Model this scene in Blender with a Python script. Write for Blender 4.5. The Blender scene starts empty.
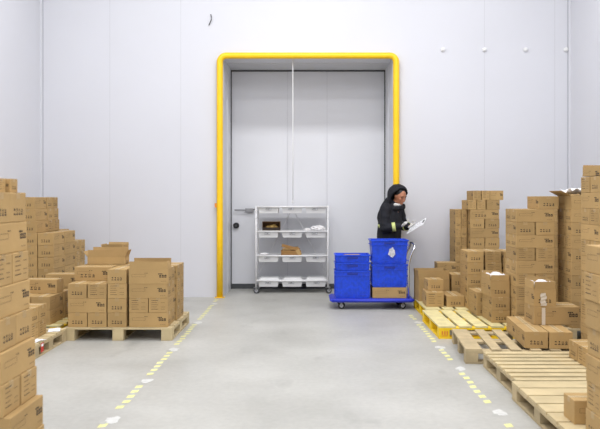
import bpy, bmesh, math, random
from mathutils import Vector, Matrix
random.seed(7)
PI = math.pi
sc = bpy.context.scene
COL = sc.collection

# ------------------------------------------------------------------ materials
def s2l(c):
    return tuple(((v/255)/12.92 if v/255 <= .04045 else ((v/255+.055)/1.055)**2.4) for v in c)

def mat(name, rgb, rough=.7, metal=0.0, noise=0.0, nscale=8.0, rnd=0.0, bump=0.0, bscale=60.0, stretch=None, spec=.5, alpha=1.0, trans=0.0):
    m = bpy.data.materials.new(name); m.use_nodes = True
    nt = m.node_tree; b = nt.nodes['Principled BSDF']
    col = s2l(rgb) + (1,)
    b.inputs['Roughness'].default_value = rough
    b.inputs['Metallic'].default_value = metal
    b.inputs['Specular IOR Level'].default_value = spec
    b.inputs['Alpha'].default_value = alpha
    b.inputs['Transmission Weight'].default_value = trans
    b.inputs['Base Color'].default_value = col
    tc = nt.nodes.new('ShaderNodeTexCoord')
    mp = nt.nodes.new('ShaderNodeMapping')
    nt.links.new(tc.outputs['Object'], mp.inputs['Vector'])
    if stretch: mp.inputs['Scale'].default_value = stretch
    last = None
    if noise > 0:
        n = nt.nodes.new('ShaderNodeTexNoise'); n.inputs['Scale'].default_value = nscale
        n.inputs['Detail'].default_value = 6
        nt.links.new(mp.outputs['Vector'], n.inputs['Vector'])
        r = nt.nodes.new('ShaderNodeMapRange')
        r.inputs['From Min'].default_value = .3; r.inputs['From Max'].default_value = .7
        r.inputs['To Min'].default_value = 1-noise; r.inputs['To Max'].default_value = 1+noise
        nt.links.new(n.outputs['Fac'], r.inputs['Value']); last = r.outputs['Result']
    if rnd > 0:
        oi = nt.nodes.new('ShaderNodeObjectInfo')
        r = nt.nodes.new('ShaderNodeMapRange')
        r.inputs['To Min'].default_value = 1-rnd; r.inputs['To Max'].default_value = 1+rnd
        nt.links.new(oi.outputs['Random'], r.inputs['Value'])
        if last:
            mu = nt.nodes.new('ShaderNodeMath'); mu.operation = 'MULTIPLY'
            nt.links.new(last, mu.inputs[0]); nt.links.new(r.outputs['Result'], mu.inputs[1]); last = mu.outputs[0]
        else: last = r.outputs['Result']
    if last:
        h = nt.nodes.new('ShaderNodeHueSaturation'); h.inputs['Color'].default_value = col
        nt.links.new(last, h.inputs['Value']); nt.links.new(h.outputs['Color'], b.inputs['Base Color'])
    if bump > 0:
        n2 = nt.nodes.new('ShaderNodeTexNoise'); n2.inputs['Scale'].default_value = bscale
        nt.links.new(mp.outputs['Vector'], n2.inputs['Vector'])
        bp = nt.nodes.new('ShaderNodeBump'); bp.inputs['Strength'].default_value = bump; bp.inputs['Distance'].default_value = .01
        nt.links.new(n2.outputs['Fac'], bp.inputs['Height']); nt.links.new(bp.outputs['Normal'], b.inputs['Normal'])
    return m

M = {}
M['card']   = mat('cardboard', (178,147,98), .78, noise=.06, nscale=5, rnd=.11, bump=.12, bscale=25, spec=.3)
M['cardin'] = mat('cardboard_inner', (158,120,74), .85, noise=.05, rnd=.05, spec=.2)
M['ink']    = mat('printing_ink', (44,33,26), .7)
M['inkl']   = mat('fine_printing_ink', (112,88,58), .75)
M['seam']   = mat('flap_seam', (120,90,58), .9)
M['tape']   = mat('packing_tape', (196,174,134), .3, spec=.5)
M['tapee']  = mat('packing_tape_end', (174,145,98), .4)
M['white_tape'] = mat('white_plastic_pouch', (208,196,178), .3)
M['bag']    = mat('white_plastic_film', (236,234,234), .65, bump=.6, bscale=30)
M['wood']   = mat('pallet_wood', (196,178,138), .75, noise=.12, nscale=6, rnd=.09, stretch=(1,1,1), bump=.15)
M['woodd']  = mat('weathered_pallet_wood', (180,162,126), .8, noise=.16, nscale=7, rnd=.13, bump=.2)
M['woody']  = mat('yellow_painted_wood', (244,204,28), .55, noise=.08, nscale=9, rnd=.04)
M['woodyt'] = mat('worn_yellow_deck', (220,207,152), .65, noise=.14, nscale=10, rnd=.07)
M['yellow'] = mat('yellow_guard_paint', (255,206,20), .4, noise=.04, nscale=12)
M['white']  = mat('white_plastic', (234,234,234), .4)
M['whitem'] = mat('white_painted_steel', (232,232,233), .35)
M['greym']  = mat('grey_steel', (150,150,152), .35, metal=.7)
M['chrome'] = mat('chrome', (220,222,226), .18, metal=1)
M['black']  = mat('black_rubber', (24,24,26), .6)
M['dgrey']  = mat('dark_grey_plastic', (70,72,74), .5)
M['blue']   = mat('blue_crate_plastic', (14,70,214), .34, noise=.22, nscale=22, rnd=.05)
M['blued']  = mat('dark_blue_deck_plastic', (34,54,190), .45)
M['gripblue']= mat('deep_blue_grip', (14,44,150), .5)
M['scuff']  = mat('worn_label_patch', (196,198,204), .7, noise=.25, nscale=40)
M['jacket'] = mat('dark_padded_jacket_cloth', (15,17,27), .8, noise=.25, nscale=14, bump=.5, bscale=18)
M['trousers'] = mat('dark_trouser_cloth', (16,18,28), .85)
M['reflect']= mat('reflective_band', (212,222,140), .5)
M['skin']   = mat('skin', (178,120,90), .55)
M['hair']   = mat('black_hair', (18,16,16), .6)
M['glove']  = mat('white_cotton_glove', (220,218,214), .9)
M['paper']  = mat('white_paper', (242,244,248), .7)
M['red']    = mat('red_label', (200,60,50), .6)
M['orange'] = mat('orange_stencil_paint', (224,140,50), .7)
M['tapey']  = mat('yellow_floor_tape', (224,220,150), .6, noise=.14, nscale=20)
M['tapew']  = mat('worn_white_floor_tape', (206,206,202), .6, noise=.1, nscale=25)
M['tapeg']  = mat('grey_floor_tape', (176,176,170), .6, noise=.08, nscale=25)
M['gasket'] = mat('door_gasket_rubber', (76,78,80), .7)
M['frame']  = mat('grey_door_frame', (205,206,208), .5)
M['pvc']    = mat('brown_bread_bag', (196,160,92), .5)

def wall_mat(name, rgb, rough=.45):
    m = mat(name, rgb, rough, noise=.012, nscale=.8)
    return m
M['wall'] = wall_mat('insulated_wall_panel', (215,216,222))
M['door'] = wall_mat('cold_room_door_skin', (224,225,229), .38)
M['ceil'] = wall_mat('ceiling_panel', (225,225,226))
M['joint']= mat('panel_joint', (203,204,209), .6)
M['jointd']= mat('corner_joint', (184,186,193), .6)

def floor_mat():
    m = bpy.data.materials.new('concrete_floor'); m.use_nodes = True
    nt = m.node_tree; b = nt.nodes['Principled BSDF']; L = nt.links.new
    tc = nt.nodes.new('ShaderNodeTexCoord')
    def noise(scale, det, st=(1,1,1)):
        mp = nt.nodes.new('ShaderNodeMapping'); mp.inputs['Scale'].default_value = st
        L(tc.outputs['Object'], mp.inputs['Vector'])
        n = nt.nodes.new('ShaderNodeTexNoise'); n.inputs['Scale'].default_value = scale; n.inputs['Detail'].default_value = det
        L(mp.outputs['Vector'], n.inputs['Vector']); return n.outputs['Fac']
    a = nt.nodes.new('ShaderNodeValToRGB')
    a.color_ramp.elements[0].position = .3; a.color_ramp.elements[0].color = s2l((166,165,159))+(1,)
    a.color_ramp.elements[1].position = .7; a.color_ramp.elements[1].color = s2l((186,185,179))+(1,)
    L(noise(1.1, 8), a.inputs['Fac'])
    f = nt.nodes.new('ShaderNodeValToRGB')                     # dark scuffs
    f.color_ramp.elements[0].position = .62; f.color_ramp.elements[0].color = (1,1,1,1)
    f.color_ramp.elements[1].position = .8; f.color_ramp.elements[1].color = (.72,.72,.72,1)
    L(noise(2.3, 5, (1,.5,1)), f.inputs['Fac'])
    g = nt.nodes.new('ShaderNodeMapRange'); g.inputs['From Min'].default_value=.3; g.inputs['From Max'].default_value=.7
    g.inputs['To Min'].default_value=.95; g.inputs['To Max'].default_value=1.05
    L(noise(22, 6), g.inputs['Value'])
    m1 = nt.nodes.new('ShaderNodeMix'); m1.data_type='RGBA'; m1.blend_type='MULTIPLY'; m1.inputs['Factor'].default_value=1
    L(a.outputs['Color'], m1.inputs['A']); L(f.outputs['Color'], m1.inputs['B'])
    h = nt.nodes.new('ShaderNodeHueSaturation'); L(m1.outputs['Result'], h.inputs['Color']); L(g.outputs['Result'], h.inputs['Value'])
    L(h.outputs['Color'], b.inputs['Base Color'])
    r = nt.nodes.new('ShaderNodeMapRange'); r.inputs['To Min'].default_value=.3; r.inputs['To Max'].default_value=.6
    L(noise(1.7, 4), r.inputs['Value']); L(r.outputs['Result'], b.inputs['Roughness'])
    b.inputs['Specular IOR Level'].default_value = .4
    return m
M['floor'] = floor_mat()

# ------------------------------------------------------------------ mesh helpers
class MB:
    """collects shapes, several materials, and links them as ONE mesh object"""
    def __init__(s): s.bm = bmesh.new(); s.mats = []
    def _mi(s, m):
        if m not in s.mats: s.mats.append(m)
        return s.mats.index(m)
    def _fin(s, verts, m, smooth=False):
        fs = set(f for v in verts for f in v.link_faces)
        i = s._mi(m)
        for f in fs: f.material_index = i; f.smooth = smooth
    def box(s, x0,y0,z0, x1,y1,z1, m, bev=0.0, rot=None, pivot=None):
        r = bmesh.ops.create_cube(s.bm, size=1)
        vs = r['verts']
        for v in vs:
            v.co = Vector(((x0+x1)/2+v.co.x*(x1-x0), (y0+y1)/2+v.co.y*(y1-y0), (z0+z1)/2+v.co.z*(z1-z0)))
        if bev > 0:
            es = list(set(e for v in vs for e in v.link_edges))
            rr = bmesh.ops.bevel(s.bm, geom=es, offset=bev, segments=2, affect='EDGES', profile=.5)
            vs = list(set(v for f in rr['faces'] for v in f.verts))
            vs = list(set(vs) | set(v for f in [g for v in vs for g in v.link_faces] for v in f.verts))
        if rot is not None:
            pv = Vector(pivot) if pivot else Vector(((x0+x1)/2,(y0+y1)/2,(z0+z1)/2))
            bmesh.ops.rotate(s.bm, verts=vs, cent=pv, matrix=rot)
        s._fin(vs, m); return vs
    def quad(s, pts, m):
        vs = [s.bm.verts.new(p) for p in pts]; f = s.bm.faces.new(vs); f.material_index = s._mi(m); return f
    def tube(s, pts, r, m, seg=10, radii=None):
        pts = [Vector(p) for p in pts]; n = len(pts); rings = []
        up = None
        for i,p in enumerate(pts):
            t = (pts[min(i+1,n-1)]-pts[max(i-1,0)]).normalized()
            if up is None:
                up = Vector((0,0,1)) if abs(t.z) < .9 else Vector((0,1,0))
            a = t.cross(up)
            if a.length < 1e-4: a = t.cross(Vector((1,0,0)))
            a.normalize(); b = t.cross(a).normalized(); up = b.cross(t) if False else up
            rr = radii[i] if radii else r
            rings.append([s.bm.verts.new(p + a*math.cos(2*PI*k/seg)*rr + b*math.sin(2*PI*k/seg)*rr) for k in range(seg)])
        mi = s._mi(m)
        for i in range(n-1):
            for k in range(seg):
                f = s.bm.faces.new((rings[i][k], rings[i][(k+1)%seg], rings[i+1][(k+1)%seg], rings[i+1][k])); f.material_index = mi; f.smooth = True
        for rg in (rings[0][::-1], rings[-1]):
            f = s.bm.faces.new(rg); f.material_index = mi
    def cyl(s, c, axis, r, h, m, seg=20):
        c = Vector(c); ax = {'x':Vector((1,0,0)),'y':Vector((0,1,0)),'z':Vector((0,0,1))}[axis]
        s.tube([c-ax*h/2, c+ax*h/2], r, m, seg)
    def ball(s, c, rad, m, sub=2, rot=None):
        r = bmesh.ops.create_icosphere(s.bm, subdivisions=sub, radius=1)
        rad = Vector(rad) if hasattr(rad,'__len__') else Vector((rad,)*3)
        for v in r['verts']:
            q = Vector((v.co.x*rad.x, v.co.y*rad.y, v.co.z*rad.z))
            if rot: q = rot @ q
            v.co = q + Vector(c)
        s._fin(r['verts'], m, True)
    def mesh(s, name):
        bmesh.ops.recalc_face_normals(s.bm, faces=s.bm.faces[:])
        me = bpy.data.meshes.new(name); s.bm.to_mesh(me); s.bm.free()
        for m in s.mats: me.materials.append(m)
        return me
    def build(s, name, parent=None, loc=None, rotz=0):
        o = bpy.data.objects.new(name, s.mesh(name)); COL.objects.link(o)
        if parent: o.parent = parent
        if loc: o.location = loc
        if rotz: o.rotation_euler.z = rotz
        return o

def tag(o, label, cat, group=None, kind=None):
    if label: o['label'] = label
    if cat: o['category'] = cat
    if group: o['group'] = group
    if kind: o['kind'] = kind
    return o
def thing(name, label, cat, loc=(0,0,0), rotz=0, group=None):
    o = bpy.data.objects.new(name, None); COL.objects.link(o); o.empty_display_size = .1
    o.location = loc; o.rotation_euler.z = rotz
    return tag(o, label, cat, group)
def struct(mb, name, parent=None):
    o = mb.build(name, parent)
    o['kind'] = 'structure'
    return o

# ------------------------------------------------------------------ room (metres; camera at x=0,y=0; back wall 10.95 m away)
XL, XR, YW, YD, H = -4.18, 4.10, 10.95, 12.0, 6.4
YB = -3.0
OX, OZ = 1.325, 3.74          # half width and height of the doorway
m = MB(); m.box(XL-.2, YB-.2, -.1, XR+.2, YD+.15, 0, M['floor']); struct(m, 'floor')
m = MB(); m.box(XL-.2, YB-.2, H, XR+.2, YW+.2, H+.1, M['ceil']); struct(m, 'ceiling')
m = MB(); m.box(XL-.2, YB, 0, XL, YW, H, M['wall']); struct(m, 'wall_left')
m = MB(); m.box(XR, YB, 0, XR+.2, YW, H, M['wall']); struct(m, 'wall_right')
m = MB(); m.box(XL-.2, YB-.2, 0, XR+.2, YB, H, M['wall']); struct(m, 'wall_front')
m = MB()
m.box(XL-.2, YW, 0, -OX, YD+.15, H, M['wall']); m.box(OX, YW, 0, XR+.2, YD+.15, H, M['wall'])
m.box(-OX, YW, OZ, OX, YD+.15, H, M['wall'])
for x in (-3.1, -1.99, 2.76, 3.86):                                   # faint panel joints
    m.box(x-.004, YW-.0015, 0, x+.004, YW+.01, H, M['joint'])
wall_back = struct(m, 'wall_back')
m = MB(); m.box(XL, YW-.03, 0, XL+.03, YW, H, M['wall']); m.box(XL+.03, YW-.008, 0, XL+.042, YW, H, M['jointd'])
struct(m, 'trim_1')
m = MB(); m.box(XR-.03, YW-.03, 0, XR, YW, H, M['wall']); m.box(XR-.045, YW-.008, 0, XR-.03, YW, H, M['jointd'])
struct(m, 'trim_2')
# grey reveal frame around the door leaf
m = MB()
m.box(-OX, 11.45, 0, -OX+.006, YD, OZ, M['door']); m.box(OX-.006, 11.45, 0, OX, YD, OZ, M['door'])
m.box(-OX+.006, 11.35, OZ-.006, OX-.006, YD, OZ, M['frame'])
m.box(-OX+.006, YD-.05, 0, -OX+.022, YD, OZ-.006, M['gasket']); m.box(OX-.022, YD-.05, 0, OX-.006, YD, OZ-.006, M['gasket'])
m.box(-OX+.022, YD-.05, OZ-.03, OX-.022, YD, OZ-.006, M['gasket'])
struct(m, 'trim_3')
# door leaf
m = MB()
for a, b in ((-OX+.022,-.352), (-.346,.323), (.329,OX-.022)):
    m.box(a, YD-.03, .085, b, YD+.05, OZ-.03, M['door'])
m.box(-OX+.022, YD-.02, .085, OX-.022, YD+.04, OZ-.035, M['joint'])
d = struct(m, 'door_1')
m = MB(); m.box(-OX+.022, YD-.035, .0, OX-.022, YD+.03, .085, M['gasket']); m.build('gasket', d)
m = MB()
m.tube([(-1.25,YD-.09,1.345),(-1.02,YD-.09,1.345),(-.9,YD-.09,1.36)], .011, M['greym'])
m.box(-1.07, YD-.10, 1.31, -.93, YD-.03, 1.375, M['greym'], bev=.006)
h = m.build('handle', d)
m = MB(); m.cyl((-1.226,YD-.055,1.08), 'y', .05, .06, M['black']); m.cyl((-1.226,YD-.09,1.08), 'y', .022, .02, M['dgrey']); m.build('lock_knob', d)

# yellow tubular guard around the doorway
t = thing('door_guard', 'yellow steel tube guard framing the tall grey doorway', 'door guard', (0,YW-.06,0))
m = MB()
xo, zt, rr = 1.372, 3.765, .1
pts = [(-xo,0,.01)] + [(-xo,0,z) for z in (1,2,3)]
pts += [(-xo+rr-rr*math.cos(a), 0, zt-rr+rr*math.sin(a)) for a in [k*PI/2/6 for k in range(7)]]
pts += [(0,0,zt)]
pts += [(xo-rr+rr*math.sin(a), 0, zt-rr+rr*math.cos(a)) for a in [k*PI/2/6 for k in range(7)]]
pts += [(xo,0,z) for z in (3,2,1,.01)]
m.tube(pts, .049, M['yellow'], 16)
m.build('tube', t)
for sx in (-1, 1):
    m = MB(); m.box(sx*xo-.075, -.06, 0, sx*xo+.075, .055, .012, M['yellow'], bev=.003)
    for dx in (-.058,.058): m.cyl((sx*xo+dx,-.045,.017), 'z', .01, .014, M['greym'], 8)
    m.build('base_plate', t)
m = MB(); m.box(-xo-.078, -.02, 1.40, -xo-.04, .02, 1.47, M['orange'], bev=.005); m.build('clip', t)

# pull cord hanging in the doorway
m = MB(); m.tube([(-.237,YW+.02,OZ),(-.237,YW+.02,2.4),(-.236,YW+.02,1.5)], .006, M['white'], 8)
m.ball((-.236,YW+.02,1.49), (.014,.014,.022), M['white'])
tag(m.build('pull_cord'), 'thin white pull cord hanging from top of the doorway', 'cord')

# fixing caps on the back wall, right of the doorway
for x in (2.11,2.76,3.40,4.03):
    m = MB(); m.cyl((0,-.012,0), 'y', .034, .024, M['white'], 20); m.ball((0,-.024,0), (.028,.014,.028), M['white'])
    m.build('fixing_cap', wall_back, loc=(x,YW,3.87))
m = MB(); m.tube([(0,-.012,.09),(.012,-.03,.05),(.012,-.03,0),(-.03,-.012,-.08)], .007, M['dgrey'], 6)
tag(m.build('wall_hook', loc=(-1.52,YW,4.33)), 'small dark hook high on wall above left of the doorway', 'hook')

# ------------------------------------------------------------------ floor tape lines
def tape_line(x, y0, y1, name, label, skips, side):
    m = MB(); y = y0; k = 0
    rnd = random.Random(3+side)
    while y < y1:
        if not any(a < y < b for a, b in skips):
            j = rnd.uniform(-.008,.008)
            k = .018
            m.quad([(x-.027+j,y,.0012),(x+.027+j,y+k,.0012),(x+.027+j,y+.075+k,.0012),(x-.027+j,y+.075,.0012)], M['tapey'])
            if rnd.random() < .8:
                m.quad([(x-.027+j,y+.075,.0012),(x+.027+j,y+.075+k,.0012),(x+.027+j,y+.14+k,.0012),(x-.027+j,y+.14,.0012)], M['tapeg'])
        y += .14
    for a, b in skips:
        c = (a+b)/2
        p = []
        for q in range(10):
            an = 2*PI*q/10; r = .055*rnd.uniform(.65,1.2)
            p.append((x+.02+math.cos(an)*r*1.05, c+math.sin(an)*r*1.5, .0016))
        m.quad(p, M['tapew'])
        m.quad([(x-.05,c-.09,.002),(x-.005,c-.1,.002),(x,c-.03,.002),(x-.045,c-.02,.002)], M['tapeg'])
    o = m.build(name); o['kind'] = 'structure'; o['label'] = label
tape_line(-1.39, 4.3, 10.7, 'trim_4', 'worn yellow dashed tape line along the left of the aisle',
          [(4.72,5.05),(5.75,6.1),(7.0,7.3),(8.55,8.85),(10.1,10.4)], 0)
tape_line(1.36, 4.3, 9.3, 'trim_5', 'worn yellow dashed tape line along the right of the aisle',
          [(4.85,5.25),(6.15,6.55),(7.1,7.4),(8.6,8.8)], 1)

# ------------------------------------------------------------------ pallets
def pallet(label, x0, y0, x1, y1, along, nb, bw, side='wood', top='wood', firstw=None, bottom='same', mark=None):
    """deck boards run along 'x' or 'y'; each board and block is a part"""
    t = thing('pallet', label, 'pallet', ((x0+x1)/2,(y0+y1)/2,0))
    hx, hy = (x1-x0)/2, (y1-y0)/2
    sm, tm = M[side], M[top]; e = .001
    if along == 'x':
        U, V = hx, hy
        P = lambda u0,v0,z0,u1,v1,z1: (u0,v0,z0,u1,v1,z1)
    else:
        U, V = hy, hx
        P = lambda u0,v0,z0,u1,v1,z1: (v0,u0,z0,v1,u1,z1)
    # deck boards
    ws = [bw]*nb
    if firstw: ws[0] = ws[-1] = firstw
    gap = (2*V-sum(ws))/(nb-1); v = -V
    for w in ws:
        m = MB(); m.box(*P(-U, v, .120, U, v+w, .140), tm, bev=.002); m.build('deck_board', t); v += w+gap
    bl = .12
    for u in (-U, -bl/2, U-bl):
        m = MB(); m.box(*P(u, -V, .0985, u+bl, V, .1195), sm, bev=.001); m.build('stringer_board', t)
        for v in (-V, -bl/2, V-bl):
            m = MB(); m.box(*P(u+e, v+e, .0185, u+bl-e, v+bl-e, .098), sm, bev=.002); m.build('block', t)
        if bottom in ('same','both'):
            m = MB(); m.box(*P(u, -V, 0, u+bl, V, .018), sm, bev=.001); m.build('bottom_board', t)
    if bottom in ('cross','both'):
        for v in (-V, -bl/2, V-bl):
            if bottom == 'both':
                for u0, u1 in ((-U+bl+e, -bl/2-e), (bl/2+e, U-bl-e)):
                    m = MB(); m.box(*P(u0, v, 0, u1, v+bl, .018), sm, bev=.001); m.build('bottom_board', t)
            else:
                m = MB(); m.box(*P(-U, v, 0, U, v+bl, .018), sm, bev=.001); m.build('bottom_board', t)
    if mark:                                                            # orange stencil on the front left block
        m = MB()
        mx, my = -hx+.03, -hy-.0015+.001
        for k in range(3):
            m.box(mx+.027*k, my-.0012, .045, mx+.017+.027*k, my, .085, M[mark])
        m.box(mx, my-.0012, .03, mx+.07, my, .037, M[mark])
        m.build('stencil', t)
    return t

pallet('pale wooden pallet carrying the low square load left of the aisle', -2.655, 7.60, -1.475, 8.70, 'x', 7, .12, 'wood','wood')
pallet('wooden pallet with red tag beside the near left stack', -3.85, 6.70, -2.62, 7.59, 'x', 6, .12, 'woodd','wood')
pallet('yellow pallet partly hidden behind the low left cartons', -3.95, 7.74, -2.74, 8.90, 'x', 6, .12, 'woody','woodyt')
pallet('pallet under the tall carton pile in the left corner', -4.12, 9.15, -3.30, 10.70, 'x', 7, .12, 'woodd','woodd')
pallet('pallet under the nearest tall stack at left edge', -2.72, 2.9, -1.52, 3.93, 'x', 6, .12, 'woodd','woodd')
pallet('yellow pallet with empty front deck and orange stencil', 1.44, 7.70, 2.74, 8.82, 'y', 7, .14, 'woody','woodyt', .19, 'both', 'orange')
pallet('rear yellow pallet beside the blue trolley', 1.50, 8.86, 2.78, 9.96, 'y', 7, .14, 'woody','woodyt', .19, 'both')
pallet('pallet against back wall under the small upper stack', 1.83, 10.02, 3.05, 10.88, 'x', 6, .12, 'woodd','woodd')
wp = pallet('weathered pallet with wide gaps between lengthwise boards', 1.51, 6.50, 2.63, 7.50, 'y', 6, .095, 'woodd','woodd', .155, 'same')
wp.rotation_euler.z = -.078
pallet('empty wooden pallet with close crosswise boards', 1.61, 5.42, 2.86, 6.43, 'x', 8, .082, 'woodd','wood', .082, 'same')
pallet('nearest wooden pallet with wide crosswise boards at lower right', 1.57, 4.22, 2.80, 5.39, 'x', 6, .175, 'woodd','wood', .18, 'same')
pallet('pallet under the shaded wrapped stack at right', 2.78, 7.54, 3.98, 8.75, 'x', 6, .12, 'woodd','woodd')
pallet('pallet under the nearest tall stack at right edge', 1.60, 3.0, 2.8, 4.18, 'x', 6, .12, 'woodd','woodd')

# ------------------------------------------------------------------ cartons
CL, CW, CH = .424, .210, .158
def glyph_row(m, F, cx, cz, w, n=4):
    """n handling symbols with a bar of lettering under each; F maps (u, z) on a face to 3 points"""
    st = w/n
    for k in range(n):
        u = cx-w/2+st*(k+.5); a = st*.34
        R = lambda u0,z0,u1,z1: m.quad([F(u0,z0),F(u1,z0),F(u1,z1),F(u0,z1)], M['ink'])
        if k % 4 == 0:                                                 # umbrella
            m.quad([F(u-a,cz+.003),F(u+a,cz+.003),F(u+a*.5,cz+.013),F(u-a*.5,cz+.013)], M['ink']); R(u-.001,cz-.009,u+.001,cz+.003); R(u-.001,cz-.009,u+.005,cz-.007)
        elif k % 4 == 1:                                               # glass
            m.quad([F(u-a*.3,cz),F(u+a*.3,cz),F(u+a*.7,cz+.013),F(u-a*.7,cz+.013)], M['ink']); R(u-.0012,cz-.007,u+.0012,cz); R(u-a*.6,cz-.01,u+a*.6,cz-.007)
        elif k % 4 == 2:                                               # two up arrows
            for d in (-a*.55, a*.55):
                m.quad([F(u+d-a*.4,cz+.004),F(u+d+a*.4,cz+.004),F(u+d,cz+.013)], M['ink']); R(u+d-.0015,cz-.007,u+d+.0015,cz+.004)
            R(u-a,cz-.010,u+a,cz-.008)
        else:                                                          # crossed hook block
            R(u-a*.8,cz-.009,u+a*.8,cz-.003); R(u-a*.5,cz-.001,u+a*.1,cz+.013); R(u+a*.3,cz-.001,u+a*.7,cz+.008)
        R(u-a,cz-.022,u+a*.95,cz-.014)
def text_rows(m, F, w, h):
    for k in range(5):
        z = h*.34-k*h*.15
        m.quad([F(-w*.36,z),F(-w*.36+w*(.3 if k%2 else .36),z),F(-w*.36+w*(.3 if k%2 else .36),z+.0045),F(-w*.36,z+.0045)], M['ink' if k in (0,4) else 'inkl'])
        if k in (1,3,4):
            m.quad([F(w*.14,z),F(w*.36,z),F(w*.36,z+.0035),F(w*.14,z+.0035)], M['inkl'])
def logo_side(m, F, w, h):
    R = lambda u0,z0,u1,z1,k='ink': m.quad([F(u0,z0),F(u1,z0),F(u1,z1),F(u0,z1)], M[k])
    for k in range(3): R(w*.24+k*.017, .024, w*.24+k*.017+.014, .034)   # small upper lettering
    for k in range(3):                                                  # three bold characters
        u = w*.27+k*.028
        R(u, .010, u+.023, .017); R(u, -.010, u+.023, -.003); R(u+.001,-.003,u+.008,.010); R(u+.014,-.003,u+.021,.010); R(u+.009,.017,u+.015,.021)
    for k in range(3): R(w*.31+k*.02, -.052, w*.31+k*.02+.014, -.048, 'inkl')
    R(-w*.42,.024,-w*.08,.0262,'inkl'); R(-w*.42,-.004,-w*.08,-.0018,'inkl')
    R(-w*.42,-.004,-w*.414,.026,'inkl'); R(-w*.086,-.004,-w*.08,.026,'inkl')
    for k in range(2): R(-w*.10+k*.02,.035,-w*.10+k*.02+.014,.040)
def faces(m, l, w, h, kind):
    o = .0007; zc = h/2
    ends = [lambda u,z: (l/2+o, u, zc+z), lambda u,z: (-l/2-o, -u, zc+z)]
    sides = [lambda u,z: (u, -w/2-o, zc+z), lambda u,z: (-u, w/2+o, zc+z)]
    for F in ends:
        if kind == 'marks': glyph_row(m, F, 0, -h*.12, w*.6)
        elif kind == 'text': text_rows(m, F, w, h)
    for F in sides:
        if kind == 'double': glyph_row(m, F, -l*.14, -h*.1, l*.42)
        logo_side(m, F, l, h)
def tape_on(m, l, w, h):
    m.box(-l/2-.0006, -.024, h-.0002, l/2+.0006, .024, h+.0004, M['tape'])
    for s in (-1,1): 
        x = s*(l/2+.0004)
        m.quad([(x,-.024,h-.035),(x,.024,h-.035),(x,.024,h),(x,-.024,h)], M['tapee'])
def carton_mesh(kind):
    m = MB(); m.box(-CL/2,-CW/2,0,CL/2,CW/2,CH-.0012, M['card'], bev=.0045)
    m.box(-CL/2+.004,-.0012,CH-.0015,CL/2-.004,.0012,CH-.0003, M['seam'])
    faces(m, CL, CW, CH, kind); tape_on(m, CL, CW, CH-.0008)
    return m.mesh('carton')
MESH = {k: carton_mesh(k) for k in ('marks','text','double')}
ORD = ['zero','lowest','second','third','fourth','fifth','sixth','seventh','eighth','ninth','tenth','eleventh','twelfth']
KIND = {'E':'marks','T':'text','L':'marks','D':'double','S':'text'}
LOOK = {'E':'four marks','T':'text lines','L':'bold print','D':'symbols and print','S':'bold lettering'}
LABELS = []
rj = random.Random(11)
def carton(style, x0, y0, z, label, group, h=.158, l=.43, w=.215, rot=None, dj=.0025, cat='carton'):
    """style E/T: short end towards the camera; L/D/S: long side towards the camera. x0, y0: near left corner"""
    o = bpy.data.objects.new('carton', MESH[KIND[style]]); COL.objects.link(o)
    turned = style in 'ET'
    fx, fy = (w, l) if turned else (l, w)
    o.location = (x0+fx/2+rj.uniform(-dj,dj), y0+fy/2+rj.uniform(-dj,dj), z)
    r = rj.uniform(-.008,.008) if rot is None else rot
    o.rotation_euler.z = r + (PI/2 if turned else 0)
    if rot is None and rj.random() < .3: o.rotation_euler.z += 0
    o.scale = ((l-.010)/CL, (w-.008)/CW, h/CH)
    tag(o, label, 'carton', group); LABELS.append(label)
    return o
def wd(n): return ORD[n]

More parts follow.
